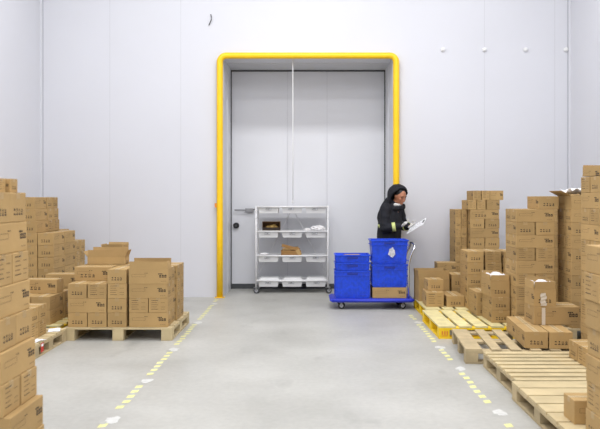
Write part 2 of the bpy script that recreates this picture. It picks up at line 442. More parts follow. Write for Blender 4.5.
def open_carton(label, x0, y0, z, l, w, h, flap, group=None, rotz=0, up=(1.45,1.5,1.35,1.4), marks='front', bag=False, fill=None):
    """hollow carton, l along x, w along y; four flaps hinged on its rim (front, back, left, right) at given angles from flat"""
    t = thing('open_carton', label, 'carton', (x0+l/2, y0+w/2, z), rotz, group); LABELS.append(label)
    m = MB(); th = .004
    a, b = l/2-.003, w/2-.003
    m.box(-a,-b,0,a,b,th, M['card'])
    m.box(-a,-b,th,a,-b+th,h, M['card']); m.box(-a,b-th,th,a,b,h, M['card'])
    m.box(-a,-b+th,th,-a+th,b-th,h, M['card']); m.box(a-th,-b+th,th,a,b-th,h, M['card'])
    F = lambda u,zz: (u, -b-.0007, h/2+zz)
    if marks == 'marks': glyph_row(m, F, 0, -h*.15, min(l,.22)*.62)
    elif marks == 'logo': logo_side(m, F, l, h)
    G = lambda u,zz: (-a-.0007, -u, h/2+zz)
    G2 = lambda u,zz: (a+.0007, u, h/2+zz)
    if l > w: glyph_row(m, G2, 0, -h*.15, w*.6)
    else: logo_side(m, G, w, h); logo_side(m, G2, w, h)
    m.build('body', t)
    for k, ang in enumerate(up):
        if ang is None: continue
        m = MB(); L_ = (l if k < 2 else w)-.02
        fl = flap*(1.25 if k == 1 and flap < .1 else 1) if k < 2 else min(flap, l*.45)
        m.box(-L_/2, 0, -.0015, L_/2, fl, .0015, M['card'])
        f = m.build('flap', t)
        pos = [(0,-b+.002,h+.001),(0,b-.002,h+.001),(-a+.002,0,h+.001),(a-.002,0,h+.001)][k]
        dz = [PI, 0, PI/2, -PI/2][k]
        f.location = pos; f.rotation_euler = (ang, 0, dz)
    if bag:
        m = MB()
        n = 9; g = []
        rr = random.Random(5)
        for i in range(n):
            g.append([m.bm.verts.new((-a*.93+2*a*.93*i/(n-1), -b*.93+2*b*.93*j/(n-1), h+flap*.35+.03*math.sin(i*1.3+j)+rr.uniform(-.006,.022))) for j in range(n)])
        mi = m._mi(M['bag'])
        for i in range(n-1):
            for j in range(n-1):
                f = m.bm.faces.new((g[i][j],g[i+1][j],g[i+1][j+1],g[i][j+1])); f.material_index = mi; f.smooth = True
        lo = m.build('plastic_liner', t)
        sm = lo.modifiers.new('thick','SOLIDIFY'); sm.thickness = .004
    return t

def stack(desc, group, rows, x0, y0, h, z0=.14):
    """rows bottom to top: each a list of (style, dx, dy, position word)"""
    z = z0
    for n, row in enumerate(rows, 1):
        for it in row:
            st, dx, dy, pos = it[:4]
            kw = it[4] if len(it) > 4 else {}
            lay = 'top' if n == len(rows) else ('second from top' if n == len(rows)-1 and len(rows) > 3 else wd(n))
            lab = 'carton with %s, %s layer%s, %s' % (LOOK[st], lay, (', '+pos) if pos else '', desc)
            carton(st, x0+dx, y0+dy, z, lab, group, h=kw.get('h',h), l=kw.get('l',.43), w=kw.get('w',.215))
        z += h
    return z

G1 = 'cartons in the nearest stack at left edge'
X0 = -2.0; rows = []
# near left stack: its aisle side is at x = -1.57, leaning slightly outward low down
offs = [.10,.09,.055,.05,.03,.02,.01,.005,.0]
kinds = ['E','E','S','E','L','E','S','E','L']
def near_left():
    z = .14; yf = 3.89; hh = .16
    for n in range(9):
        xr = -1.558+offs[n]
        if kinds[n] == 'E':                      # long side with bold print faces the aisle
            lab = 'carton with bold side print, %s layer of nearest stack at left edge' % (wd(n+1))
            carton('E', xr-.215, yf-.43, z, lab, G1, h=hh)
            carton('E', xr-.432, yf-.43, z, 'carton behind the aisle-side one, %s layer, nearest stack at left edge' % wd(n+1), G1, h=hh)
        else:
            for k, w in ((0,'farther'),(1,'nearer')):
                lab = 'carton end with %s, %s one in %s layer, nearest left stack' % ('symbols' if kinds[n]=='L' else 'text', w, wd(n+1))
                carton(kinds[n], xr-.43, yf-.215*(k+1), z, lab, G1, h=hh)
        z += hh
    # small cartons on top
    carton('L', -1.60-.26, yf-.115, z, 'small carton farthest along top of nearest left stack', G1, h=.075, l=.26, w=.1)
    carton('S', -1.62-.26, yf-.22, z, 'small carton with text, middle on top of nearest left stack', G1, h=.075, l=.26, w=.1)
    carton('L', -1.63-.26, yf-.37, z, 'small carton nearest to camera on top of nearest left stack', G1, h=.075, l=.26, w=.14)
near_left()

# left corner pile
G2 = 'cartons piled in the left back corner'
XC = -3.34
def corner():
    global XC
    z = .14; h = .158; ju = {7:.012, 8:0., 9:-.012}
    colx = [(XC-.216,'front right'),(XC-.432,'front middle'),(XC-.648,'front left')]
    for n in range(1,7):
        for cx, w in colx:
            carton('E', cx, 9.2, z, 'carton with four marks, %s layer, %s column, left corner pile' % (wd(n),w), G2)
        carton('E' if n%2 else 'T', XC-.216, 9.635, z, 'carton side-on behind front right column, %s layer, left corner pile' % wd(n), G2)
        if n <= 5:
            for k, w in ((0,'nearer'),(1,'farther')):
                carton('L' if n!=4 else 'S', XC-.43, 10.07+k*.216, z, 'carton end at low rear of left corner pile, %s layer, %s one' % (wd(n),w), G2)
        if n == 6: pass
        z += h
    for n in range(7,10):
        for cx, w in ((-3.58-.216+ju[n],'front right'),(-3.58-.434+ju[n],'front left')):
            carton('E', cx, 9.2, z, 'carton with four marks, %s layer, %s, upper left corner pile' % ('top' if n==9 else wd(n),w), G2)
        ks = 2
        for k in range(ks):
            if n == 7 and k == 3: pass
            carton('S' if n==7 else 'L', -3.58-.43+ju[n], 9.635+k*.216, z, 'carton end facing aisle, %s layer, %s from front, upper left corner pile' % ('top' if n==9 else wd(n), ORD[k+1].replace('lowest','first')), G2)
        z += h
    # support under the upper rear cartons
    z = .14
    for n in range(1,7):
        carton('E', -3.58-.216-.02, 9.635, z, 'half hidden carton against wall, nearer, %s layer, left corner pile' % wd(n), G2, w=.19)
        for k in range(2):
            if n == 6:
                carton('L', -3.58-.43, 10.07+k*.216, z, 'carton end set back, sixth layer, %s rear one, left corner pile' % ('nearer','farther')[k], G2)
        z += h
corner()

# low cartons beside the near left stack
G3 = 'low cartons on the tagged wooden pallet'
for n, z in ((1,.14),(2,.298)):
    for k, y in enumerate((7.085,6.868,6.65)):
        w = ('far','middle','near')[k]
        carton('S' if n==1 else 'L', -2.72-.43, y, z, '%s carton of %s layer on pallet with red tag' % (w, ('lower','upper')[n-1]), G3)
G4 = 'cartons on the half hidden yellow pallet'
for n, z in ((1,.14),(2,.298)):
    for k in range(3):
        carton('E', -2.86-.215*(k+1)-.003*k, 7.76, z, '%s carton of %s layer on half hidden yellow pallet' % (('right','middle','left')[k], ('lower','upper')[n-1]), G4)
    carton('L', -2.85-.43, 8.2, z, 'long carton behind the others, %s layer, half hidden yellow pallet' % ('lower','middle')[n-1], G4)
carton('D', -2.87-.43, 8.02, .456, 'long carton lying on top of the half hidden yellow pallet load', G4, rot=-.02)
for n, z in ((1,.14),(2,.298),(3,.456)):
    carton('S', -2.80-.43, 8.6, z, 'dim long carton at back of yellow pallet load, %s of three' % ('bottom','middle','top')[n-1], G4)

# the square load on the left pallet
G5 = 'cartons on the pallet left of the aisle'
XA, XB, YF = -2.625, -1.957, 7.63
H5 = .158; D5 = 'low load left of aisle'
z = .14
R = [
 [('E',0,0,'leftmost front'),('E',.217,0,'second front'),('E',.434,0,'third front'),('L',.668,0,'right front'),('L',.668,.218,'right second row')],
 [('L',0,0,'left front'),('L',0,.218,'left second row'),('E',.434,0,'middle front'),('T',.668,0,'right front, inner'),('T',.885,0,'right front, outer')],
 [('E',0,0,'leftmost front'),('T',.217,0,'second front'),('T',.434,0,'third front'),('L',.668,0,'right front'),('L',.668,.218,'right second row')],
 [('D',-.02,.27,'left'),('E',.434,0,'middle front')],
]
for n, row in enumerate(R, 1):
    for st, dx, dy, pos in row:
        lab = 'carton with %s, %s layer, %s, %s' % (LOOK[st], wd(n), pos, D5)
        carton(st, XA+dx, YF+dy, z, lab, G5)
    # right hand back: ends towards the aisle
    for k in range(2 if n < 5 else 0):
        carton(('L','S')[(n+k)%2], -1.505-.43, 8.07+k*.217, z, 'carton end facing aisle, %s layer, %s rear right, %s' % (wd(n),('nearer','farther')[k],D5), G5)
    # back row
    for k in range(3):
        if n == 4 and k == 0: pass
        carton('E', XA+.217*k, 8.075 if n < 4 else 8.13, z, 'back row carton, %s layer, %s, %s' % (wd(n),('left','middle','right')[k],D5), G5)
    z += H5
carton('L', -1.957, 7.855, .614, 'long carton behind the open one, top right, %s' % D5, G5)
open_carton('open carton with upright flaps, front right top of low left load', -1.957, 7.63, .614, .435, .215, .158, .085, G5, 0, (1.57,1.57,None,1.9), 'logo')
open_carton('open carton with raised flaps, uppermost on left of low load', -2.57, 8.14, .774, .44, .215, .085, .085, G5, 0.02, (1.57,1.5,.9,1.2), 'none')
open_carton('small open carton behind, highest on the low left load', -2.47, 8.38, .774, .27, .2, .15, .07, G5, -.1, (1.5,1.3,1.4,1.5), 'marks')

# ---------------- right side
G6 = 'cartons in the tall right stack with one carton on top'
h = .143; z = .14; xs, ys = 2.293, 7.72
pat = ['E','L','T','L','T','L','T','L','E','L']
pat = ['L','T','T','L','T','L','E','D0','L']
pat = ['T','L','T','T','L','T','L','E','L']
for n, p in enumerate(pat, 1):
    if p == 'L':
        carton('L', xs, ys, z, 'carton with bold print, %s layer front, tall stack under single carton' % (wd(n) if n < 9 else 'uppermost full'), G6, h=h)
        carton('L', xs, ys+.216, z, 'rear carton, %s layer, tall stack under single carton' % (wd(n) if n < 9 else 'uppermost full'), G6, h=h)
    else:
        for k in range(2):
            carton(p, xs+.217*k, ys, z, '%s carton with %s, %s layer, tall stack under single carton' % (('left','right')[k], LOOK[p], wd(n)), G6, h=h)
    z += h
carton('E', 2.545, ys+.005, z, 'single carton with four marks crowning the tall right stack', G6, h=h, w=.228)

G7 = 'cartons in the shaded wrapped stack'
h = .143; z = .14
for n in range(1, 10):
    if n % 2:
        for k in range(2):
            carton('L' if n%4==1 else 'S', 2.843, 7.56+.217*k-.06+.06, z, '%s carton, %s layer of shaded wrapped stack' % (('front','rear')[k], wd(n)), G7, h=h)
    else:
        for k in range(2):
            carton('E', 2.843+.217*k, 7.56, z, '%s side carton, %s layer of shaded wrapped stack' % (('left','right')[k], wd(n)), G7, h=h)
    z += h
open_carton('open carton with flap and plastic liner on shaded wrapped stack', 2.845, 7.565, z, .43, .42, .143, .12, G7, 0, (None,.5,.5,None), 'logo', bag=True)
z = .14
for n in range(1, 10):
    carton('E' if n%3 else 'T', 2.985, 8.15, z, 'carton glimpsed behind shaded wrapped stack, %s layer' % wd(n), 'cartons glimpsed behind the shaded stack', h=.143)
    z += .143
G8 = 'cartons in the tall stack under the brown upright flap'
h = .146; z = .14
for n in range(1, 12):
    if n % 2:
        for k in range(2):
            carton(('L','S')[(n//2+k)%2], 2.565, 6.6-.2165*(k+1), z, 'carton end, %s layer, %s, stack under brown upright flap' % ('top' if n==11 else wd(n), ('far','middle','near')[k]), G8, h=h)
    else:
        carton('E', 2.565, 6.6-.432, z, 'bold printed long carton, %s layer, left, stack under brown upright flap' % wd(n), G8, h=h)
        carton('E', 2.782, 6.6-.432, z, 'long carton, %s layer, right, stack under brown upright flap' % wd(n), G8, h=h)
    z += h
open_carton('open shallow carton with brown upright flap topping right stack', 2.575, 6.18, z+.005, .40, .40, .012, .075, G8, 0, (1.2,1.57,1.57,1.57), 'none')

# near right stack
G9 = 'cartons in the nearest stack at right edge'
h = .162; z = .14
for n in range(1, 8):
    jx = (.0,.004,.0,.008,-.004,-.014,.0)[n-1]
    lay = 'top' if n == 7 else wd(n)
    if n % 2 == 0 or n == 1:
        for k in range(2):
            carton(('L','S')[(n//2)%2], 1.652+jx, 4.18-.2165*(k+1), z, 'carton end, %s one, %s layer, nearest stack at right edge' % (('far','middle','near')[k], lay), G9, h=h)
    else:
        carton('E', 1.652+jx, 4.18-.432, z, 'long carton with side print, %s layer, left, nearest stack at right edge' % lay, G9, h=h)
        carton('E', 1.870+jx, 4.18-.432, z, 'long carton, %s layer, right, nearest stack at right edge' % lay, G9, h=h)
    z += h

# group in front: low cartons on the weathered pallet
G10 = 'low cartons on the weathered pallet'
for k in range(2):
    for q in range(2):
        px_, py_ = .111+.226*k, .215+.436*q
        carton('E', 2.03+px_*math.cos(.078)+py_*math.sin(.078)-.111, 6.56-px_*math.sin(.078)+py_*math.cos(.078)-.215, .14, '%s %s carton with four marks flat on weathered pallet' % (('front','back')[q], ('left','right')[k]), G10, w=.222, rot=-.078)
lc = carton('L', 2.225, 6.90, .298, 'large long carton with bold print lying on low cartons', G10, h=.18, l=.46, w=.33)
oc = open_carton('tall open carton with white liner and plastic pouch, right of aisle', 2.225, 6.905, .478, .225, .30, .17, .075, G10, 0, (1.57,1.57,1.57,1.57), 'marks', bag=True)
m = MB(); 
n = 8; a = [m.bm.verts.new((-.045+.005*math.sin(k*2), -.1555-.003*(k%2), .01+.125*k/7)) for k in range(n)]
b = [m.bm.verts.new((.01+.008*math.sin(k*1.7), -.1555-.003*((k+1)%2), .01+.125*k/7)) for k in range(n)]
mi = m._mi(M['white_tape'])
for k in range(n-1): f = m.bm.faces.new((a[k],b[k],b[k+1],a[k+1])); f.material_index = mi
po = m.build('plastic_pouch', oc); sm = po.modifiers.new('t','SOLIDIFY'); sm.thickness = .002
m = MB(); m.box(-.15,-.1675,.0,-.115,-.1655,.17, M['white_tape']); pt = m.build('tape', lc); pt.scale = (CL/.454, CW/.325, CH/.18)

G11 = 'two short cartons on the crosswise pallet'
carton('L', 2.31, 6.02, .14, 'short carton, farther of two, on empty crosswise pallet', G11, l=.255, w=.2)
carton('S', 2.31, 5.81, .14, 'short carton, nearer of two, on empty crosswise pallet', G11, l=.255, w=.2)
m = MB(); mi = m._mi(M['bag']); g = []; rr = random.Random(9)
for i in range(7): g.append([m.bm.verts.new((2.40+.022*i, 5.83+.024*j, .3005+rr.uniform(0,.03)*(0 if i in (0,6) or j in (0,6) else 1))) for j in range(7)])
for i in range(6):
    for j in range(6): f = m.bm.faces.new((g[i][j],g[i+1][j],g[i+1][j+1],g[i][j+1])); f.material_index = mi
o = m.build('plastic_bag'); sm = o.modifiers.new('t','SOLIDIFY'); sm.thickness = .002; sm.offset = 1
tag(o, 'crumpled white plastic bag on top of short carton', 'plastic bag')
carton('D', 1.652, 4.35, .14, 'lone long carton on nearest pallet at lower right', None, l=.43, w=.19, h=.15)

# cartons on the yellow pallets
G12 = 'cartons in the short stack with white liner on yellow pallet'
z = .14; h = .143
for n in (1,2):
    for k in range(2):
        if k == 1: continue
        carton('E', 2.068, 7.9, z, '%s carton with four marks under tall open carton, front yellow pallet' % ('lowest','upper')[n-1], G12, h=h)
    z += h
open_carton('open carton with white liner atop short stack on yellow pallet', 2.058, 7.92, z, .225, .40, .19, .06, G12, .02, (1.57,1.57,1.57,1.57), 'marks', bag=True)
z = .14
for n in (1,2):
    carton('E', 2.01, 8.36, z, '%s carton of two just left behind the white-liner stack' % ('lower','upper')[n-1], G12, h=h, l=.42)
    z += h
carton('E', 1.79, 9.05, .14, 'wide low carton with four marks on rear yellow pallet', 'cartons on the rear yellow pallet', h=.143, l=.5, w=.24, rot=0.01)
carton('T', 1.535, 9.06, .14, 'front carton carrying a small one, rear yellow pallet corner', 'cartons on the rear yellow pallet', h=.19, l=.40, w=.235, rot=-.03)
carton('E', 1.565, 9.2, .33, 'small carton on top of another near the trolley handle', 'cartons on the rear yellow pallet', h=.15, l=.24, w=.215, rot=.05)
open_carton('big open brown carton standing beside the trolley handle', 1.50, 9.56, .14, .43, .33, .30, .12, 'cartons on the rear yellow pallet', 0.05, (1.5,1.5,1.5,1.6), 'none')
for n, z in ((1,.14),(2,.32)):
    carton('E', 1.965, 9.6, z, '%s carton of pair behind wide low carton, rear yellow pallet' % ('lower','upper')[n-1], 'cartons on the rear yellow pallet', h=.18, l=.35, w=.235) if n == 2 or True else None
for n, z in ((1,.14),(2,.30),(3,.46)):
    carton('L', 1.86, 10.08, z, '%s of three cartons at foot of back wall near the person' % ('bottom','middle','top')[n-1], 'three cartons at the back wall', h=.16, l=.285, w=.25)

G13 = 'cartons in the half height stack on the rear yellow pallet'
z = .14; h = .146
for n in range(1,6):
    carton('E', 2.03, 8.93, z, 'carton with four marks, %s layer, half height stack, yellow pallet' % ('top' if n==5 else wd(n)), G13, h=h)
    carton('T', 2.262, 8.93 if n < 5 else 8.95, z, 'carton right of half height stack front, %s layer, yellow pallet' % ('top' if n==5 else wd(n)), G13, h=h-.001)
    carton('E', 2.495, 8.93, z, 'carton between half height and tall stacks, %s layer, yellow pallet' % ('top' if n==5 else wd(n)), G13, h=h-.001) 
    z += h

G14 = 'cartons in the tall stack against the back wall'
z = .14; h = .138; xs = 2.362; ys = 10.2
pat = ['L','E','L','T','L','E','L','E','D']
for n, p in enumerate(pat, 1):
    if p in 'LD':
        carton(p, xs, ys, z, 'carton with %s, %s layer, front of back wall stack' % (LOOK[p], 'uppermost full' if n==9 else wd(n)), G14, h=h)
        carton('L', xs, ys+.218, z, 'rear carton, %s layer, back wall stack' % ('uppermost full' if n==9 else wd(n)), G14, h=h)
    else:
        for k in range(2):
            carton(p, xs+.217*k, ys, z, '%s carton with %s, %s layer, back wall stack' % (('left','right')[k], LOOK[p], wd(n)), G14, h=h)
    z += h
carton('T', xs-.03, ys, z, 'left end-on carton, second from top, back wall stack', G14, h=h, w=.13)
carton('T', xs+.103, ys, z, 'middle end-on carton, second from top, back wall stack', G14, h=h, w=.13)
carton('L', xs+.236, ys, z, 'right carton, second from top, back wall stack', G14, h=h, l=.2, w=.3)
z += h
carton('T', xs+.04, ys, z, 'left end-on carton, very top, back wall stack', G14, h=h, w=.125)
carton('T', xs+.168, ys, z, 'middle end-on carton, very top, back wall stack', G14, h=h, w=.125)
carton('L', xs+.296, ys, z, 'right carton, very top, back wall stack', G14, h=h, l=.2, w=.3, rot=-.05)
z = .14
for n in range(1, 10):
    for k in range(2):
        carton('T' if (n+k)%2 else 'E', 2.178+.09*k, 10.36, z, '%s narrow carton, %s layer, column left of back wall stack' % (('left','right')[k], 'top' if n==9 else wd(n)), 'narrow cartons left of the back wall stack', h=.138, w=.09)
    z += .138

# papers lying on the tagged pallet
for k, (x, y, a, w) in enumerate(((-2.70,7.45,.3,'farther'),(-2.68,6.9,-.4,'nearer'))):
    m = MB(); mi = m._mi(M['paper']); g = []; rr = random.Random(k)
    for i in range(5): g.append([m.bm.verts.new((-.06+.03*i, -.08+.04*j, .001+rr.uniform(0,.012)*(j+i)/6)) for j in range(5)])
    for i in range(4):
        for j in range(4): f = m.bm.faces.new((g[i][j],g[i+1][j],g[i+1][j+1],g[i][j+1])); f.material_index = mi
    o = m.build('paper_scrap', loc=(x,y,.1405), rotz=a); sm = o.modifiers.new('t','SOLIDIFY'); sm.thickness=.001; sm.offset = 1
    tag(o, 'white paper scrap on pallet with red tag, %s one' % w, 'paper')
m = MB(); m.box(-2.6185, 6.86, .035, -2.6165, 6.93, .125, M['red']); m.box(-2.6167,6.87,.09,-2.616,6.92,.115,M['paper'])
tag(m.build('pallet_tag'), 'red tag fixed to edge of wooden pallet at left', 'tag')

# ------------------------------------------------------------------ blue platform trolley
def caster(parent, x, y, top, r, fork, wheel, yaw=0):
    m = MB()
    m.box(-.035,-.03,top-.006,.035,.03,top, fork)
    for s in (-1,1): m.box(-.014+.012, s*.022-.002, r-.01, .014+.012, s*.022+.002, top-.006, fork)
    m.cyl((.012,0,r), 'y', .008, .056, fork, 10)
    c = m.build('caster', parent, (x,y,0), yaw)
    m = MB(); m.cyl((.012,0,r), 'y', r, .032, wheel, 24); m.build('wheel', c)
    m = MB(); m.cyl((.012,0,r), 'y', r*.55, .037, M['scuff'], 18); m.build('wheel_hub', c)
tx0, tx1, ty0, ty1 = .32, 1.468, 9.70, 10.27
t = thing('platform_trolley', 'blue platform trolley with chrome handle carrying blue crates', 'trolley', ((tx0+tx1)/2,(ty0+ty1)/2,0))
hx, hy = (tx1-tx0)/2, (ty1-ty0)/2
m = MB(); m.box(-hx+.01,-hy+.01,.098,hx-.01,hy-.01,.150, M['blued'], bev=.012)
for k in range(5): m.box(-hx+.08+.22*k, -hy+.05, .149, -hx+.2+.22*k, hy-.05, .1505, M['blued'])
m.build('deck', t)
m = MB(); p = [(-hx+.03,-hy),(hx-.03,-hy),(hx,-hy+.03),(hx,hy-.03),(hx-.03,hy),(-hx+.03,hy),(-hx,hy-.03),(-hx,-hy+.03),(-hx+.03,-hy)]
m.tube([(a,b,.125) for a,b in p], .016, M['blued'], 10); m.build('bumper', t)
for sx in (-1,1):
    for sy in (-1,1): caster(t, sx*(hx-.2)-(0.06 if sx<0 else -.04), sy*(hy-.09), .098, .047, M['greym'], M['black'], .3*sx)
m = MB(); hxn = hx-.065
pts = [(hxn,-hy+.07,.15),(hxn,-hy+.07,.62),(hxn+.03,-hy+.07,.74),(hxn+.075,-hy+.07,.84),(hxn+.09,-hy+.085,.875),(hxn+.085,-hy+.13,.905),(hxn+.08,0,.915),
       (hxn+.085,hy-.13,.905),(hxn+.09,hy-.085,.875),(hxn+.075,hy-.07,.84),(hxn+.03,hy-.07,.74),(hxn,hy-.07,.62),(hxn,hy-.07,.15)]
m.tube(pts, .015, M['chrome'], 12)
m.tube([(hxn,-hy+.07,.45),(hxn,hy-.07,.45)], .010, M['chrome'], 10)
m.build('handle', t)

# blue crates
def crate(label, x0, y0, z, w, d, h, tap=.018, patch=None, slits=True):
    t = thing('plastic_crate', label, 'crate', (x0+w/2, y0+d/2, z), 0, 'blue plastic crates on the trolley')
    m = MB(); th = .004
    def ring(a, b, zz): return [(-a,-b,zz),(a,-b,zz),(a,b,zz),(-a,b,zz)]
    A, B = w/2-.012, d/2-.012
    ro = [m.bm.verts.new(p) for p in ring(A-tap,B-tap,.004)]; rt = [m.bm.verts.new(p) for p in ring(A,B,h)]
    it = [m.bm.verts.new(p) for p in ring(A-th,B-th,h)]; ib = [m.bm.verts.new(p) for p in ring(A-tap-th,B-tap-th,.012)]
    mi = m._mi(M['blue'])
    for k in range(4):
        j = (k+1)%4
        for q in ((ro[k],ro[j],rt[j],rt[k]),(rt[k],rt[j],it[j],it[k]),(it[k],it[j],ib[j],ib[k])):
            f = m.bm.faces.new(q); f.material_index = mi
    m.bm.faces.new(ro[::-1]).material_index = mi; m.bm.faces.new(ib).material_index = mi
    # vertical ribs and base skid
    n = 7
    for k in range(n):
        u = (-1+2*k/(n-1))*(A-tap-.012)
        for s in (-1,1):
            m.box(u-.004, s*(B-tap)-.012 if s<0 else (B-tap), .02, u+.004, s*(B-tap) if s<0 else (B-tap)+.012, h-.02, M['blue'])
    n = 5
    for k in range(n):
        u = (-1+2*k/(n-1))*(B-tap-.012)
        for s in (-1,1):
            m.box(s*(A-tap)-.012 if s<0 else (A-tap), u-.004, .02, s*(A-tap) if s<0 else (A-tap)+.012, u+.004, h-.02, M['blue'])
    m.box(-A+tap+.01,-B+tap+.01,0,A-tap-.01,B-tap-.01,.006, M['blue'])
    m.build('shell', t)
    def frame(zz, hh, ex, name):
        m = MB(); a, b = A+ex, B+ex
        m.box(-a,-b,zz,a,-B+.0,zz+hh, M['blue'], bev=.002); m.box(-a,B,zz,a,b,zz+hh, M['blue'], bev=.002)
        m.box(-a,-B,zz,-A,B,zz+hh, M['blue'], bev=.002); m.box(A,-B,zz,a,B,zz+hh, M['blue'], bev=.002)
        return m.build(name, t)
    frame(h-.018, .018, .012, 'rim')
    if h > .2:
        frame(h-.075, .010, .010, 'flange')
        frame(.05, .008, .004, 'flange')
    for s in (-1,1):
        m = MB(); m.box(-.075, s*(B+.008)-.004, h-.055, .075, s*(B+.008)+.004, h-.03, M['gripblue'], bev=.002); m.build('grip', t)
    if patch:
        m = MB(); rr = random.Random(4); cx, cz, pr = patch
        pts = [(cx+pr*math.cos(a)*rr.uniform(.6,1.1), -B+tap-.0145+.0, cz+pr*1.25*math.sin(a)*rr.uniform(.6,1.1)) for a in [2*PI*k/14 for k in range(14)]]
        ys = -B-.0035
        bot = [(x, ys, zz) for x, _, zz in pts]
        f = m.quad(bot, M['scuff'])
        o = m.build('worn_label', t); sm = o.modifiers.new('t','SOLIDIFY'); sm.thickness = .0015
        o['label'] = 'worn whitish label remnant'
    return t
cy = 9.75
crate('blue plastic crate at bottom of the left trolley stack', .372, cy, .151, .50, .38, .385, .006)
crate('shallow blue crate in middle of left trolley stack', .372, cy, .537, .50, .38, .110, .012)
crate('topmost blue crate of left trolley stack, holding cream packet', .372, cy, .648, .50, .38, .110, .012)
carton('L', .895, cy+.01, .151, 'brown carton flat on blue trolley under the crates', None, l=.485, w=.36, h=.15)
crate('plain blue crate in middle of right trolley stack', .885, cy, .302, .51, .38, .322, .012)
crate('top blue crate of right trolley stack with worn white patch', .87, cy-.01, .625, .535, .40, .34, .028, (.03,.17,.06))
m = MB(); m.box(-.11,-.08,0,.11,.08,.085, M['cardin'], bev=.006); m.box(-.1,-.012,.085,.1,.012,.0856, M['tape'])
tag(m.build('packet', loc=(.63,cy+.22,.662), rotz=.12), 'cream packet lying inside topmost left blue crate', 'packet')

# ------------------------------------------------------------------ white rack trolley in the doorway
rx0, rx1, ry0, ry1 = -.843, .324, 11.36, 11.80
t = thing('rack_trolley', 'white wheeled rack trolley with four shelves before the grey door', 'rack trolley', ((rx0+rx1)/2,(ry0+ry1)/2,0))
hx, hy = (rx1-rx0)/2, (ry1-ry0)/2
LV = [.205,.61,1.007,1.404]
for sx in (-1,1):
    for sy in (-1,1):
        m = MB(); m.tube([(sx*hx,sy*hy,.1),(sx*hx,sy*hy,1.425)], .014, M['whitem'], 12)
        for z in [.3,.42,.54,.72,.84,.96,1.1,1.22,1.33]: m.cyl((sx*hx,sy*hy,z), 'z', .0165, .012, M['whitem'], 12)
        m.build('post', t); caster(t, sx*hx, sy*hy, .1, .05, M['greym'], M['dgrey'], .4*sx)
for z in LV:
    m = MB()
    m.box(-hx,-hy,z-.004,hx,hy,z+.002, M['whitem'])
    for s in (-1,1):
        m.tube([(-hx,s*hy,z),(hx,s*hy,z)], .0135, M['whitem'], 10); m.tube([(s*hx,-hy,z),(s*hx,hy,z)], .0115, M['whitem'], 10)
    m.build('shelf', t)
m = MB(); m.tube([(-hx,hy,.25),(0,hy+.001,1.38)], .006, M['whitem'], 8); m.tube([(hx,hy,.25),(0,hy+.001,1.38)], .006, M['whitem'], 8); m.build('brace', t)
def tray_mesh():
    m = MB(); w, d, h_, tp = .335, .40, .095, .018
    A, B = w/2, d/2; th = .004
    def ring(a,b,z): return [m.bm.verts.new(p) for p in ((-a,-b,z),(a,-b,z),(a,b,z),(-a,b,z))]
    ro, rt, it, ib = ring(A-tp,B-tp,0), ring(A,B,h_), ring(A-th,B-th,h_), ring(A-tp-th,B-tp-th,th)
    mi = m._mi(M['white'])
    for k in range(4):
        j=(k+1)%4
        for q in ((ro[k],ro[j],rt[j],rt[k]),(rt[k],rt[j],it[j],it[k]),(it[k],it[j],ib[j],ib[k])): m.bm.faces.new(q).material_index = mi
    m.bm.faces.new(ro[::-1]).material_index = mi; m.bm.faces.new(ib).material_index = mi
    m.box(-A-.006,-B-.006,h_-.012,A+.006,-B+.001,h_, M['white']); m.box(-A-.006,B-.001,h_-.012,A+.006,B+.006,h_, M['white'])
    return m.mesh('shelf_tray')
def taglabel_mesh():
    m = MB(); m.box(-.045,-.0012,-.016,.045,0,.016, M['greym'])
    m.box(-.04,-.0018,-.012,.04,-.001,.012, M['paper']); 
    for k in range(3): m.box(-.035,-.0024,-.009+.007*k,.02+.004*k,-.0017,-.006+.007*k, M['ink'])
    return m.mesh('name_card')
TM, CM = tray_mesh(), taglabel_mesh()
RW = ['bottom','second from bottom','second from top','top']
for i, z in enumerate(LV):
    for k in range(3):
        x = -.385+.385*k+(rx0+rx1)/2
        o = bpy.data.objects.new('shelf_tray', TM); COL.objects.link(o); o.location = (x, (ry0+ry1)/2, z-.013-.095+.008)
        tag(o, 'white plastic tray, %s row, %s, in rack trolley' % (RW[i], ('left','middle','right')[k]), 'tray', 'white trays in the rack trolley')
        c = bpy.data.objects.new('name_card', CM); COL.objects.link(c); c.parent = o
        c.location = (random.uniform(-.02,.03), -.2085+.002, .088-.02); 
ym = (ry0+ry1)/2
# things on the shelves
t = thing('open_carton', 'small dark open carton on the third shelf of rack trolley', 'carton', (-.60, ym-.08, LV[2]+.0135))
m = MB(); l,w,h_ = .29,.2,.14
m.box(-l/2,-w/2,0,l/2,w/2,.004,M['seam']); m.box(-l/2,w/2-.004,.004,l/2,w/2,h_,M['seam'])
m.box(-l/2,-w/2+.004,.004,-l/2+.004,w/2-.004,h_,M['seam']); m.box(l/2-.004,-w/2+.004,.004,l/2,w/2-.004,h_,M['seam'])
m.box(-l/2,-w/2,.004,l/2,-w/2+.004,.05,M['ink']); m.box(-l/2,-w/2,h_-.001,l/2,w/2,h_+.003,M['seam']); m.build('body', t)
m = MB(); mi=m._mi(M['pvc'])
for k,(a,b,c) in enumerate(((-.06,.0,.04),(.0,-.02,.05),(.06,.01,.035),(.03,.02,.06))): m.ball((a,b,c+.0), (.045,.04,.035), M['pvc'], 2)
o = m.build('bag', loc=(-.59, ym-.08, LV[2]+.0135+.006)); tag(o, 'yellowish bag inside small dark carton on rack trolley', 'bag')
def crumple(name, label, cat, c, r, m_, seed, n=3):
    m = MB(); m.ball((0,0,r[2]*.9), r, M[m_], n); rr = random.Random(seed)
    for v in m.bm.verts:
        k = 1+rr.uniform(-.16,.16); v.co.x *= k; v.co.y *= k; v.co.z = max(.0, v.co.z*(1+rr.uniform(-.15,.15)))
    for f in m.bm.faces: f.smooth = False
    tag(m.build(name, loc=c), label, cat)
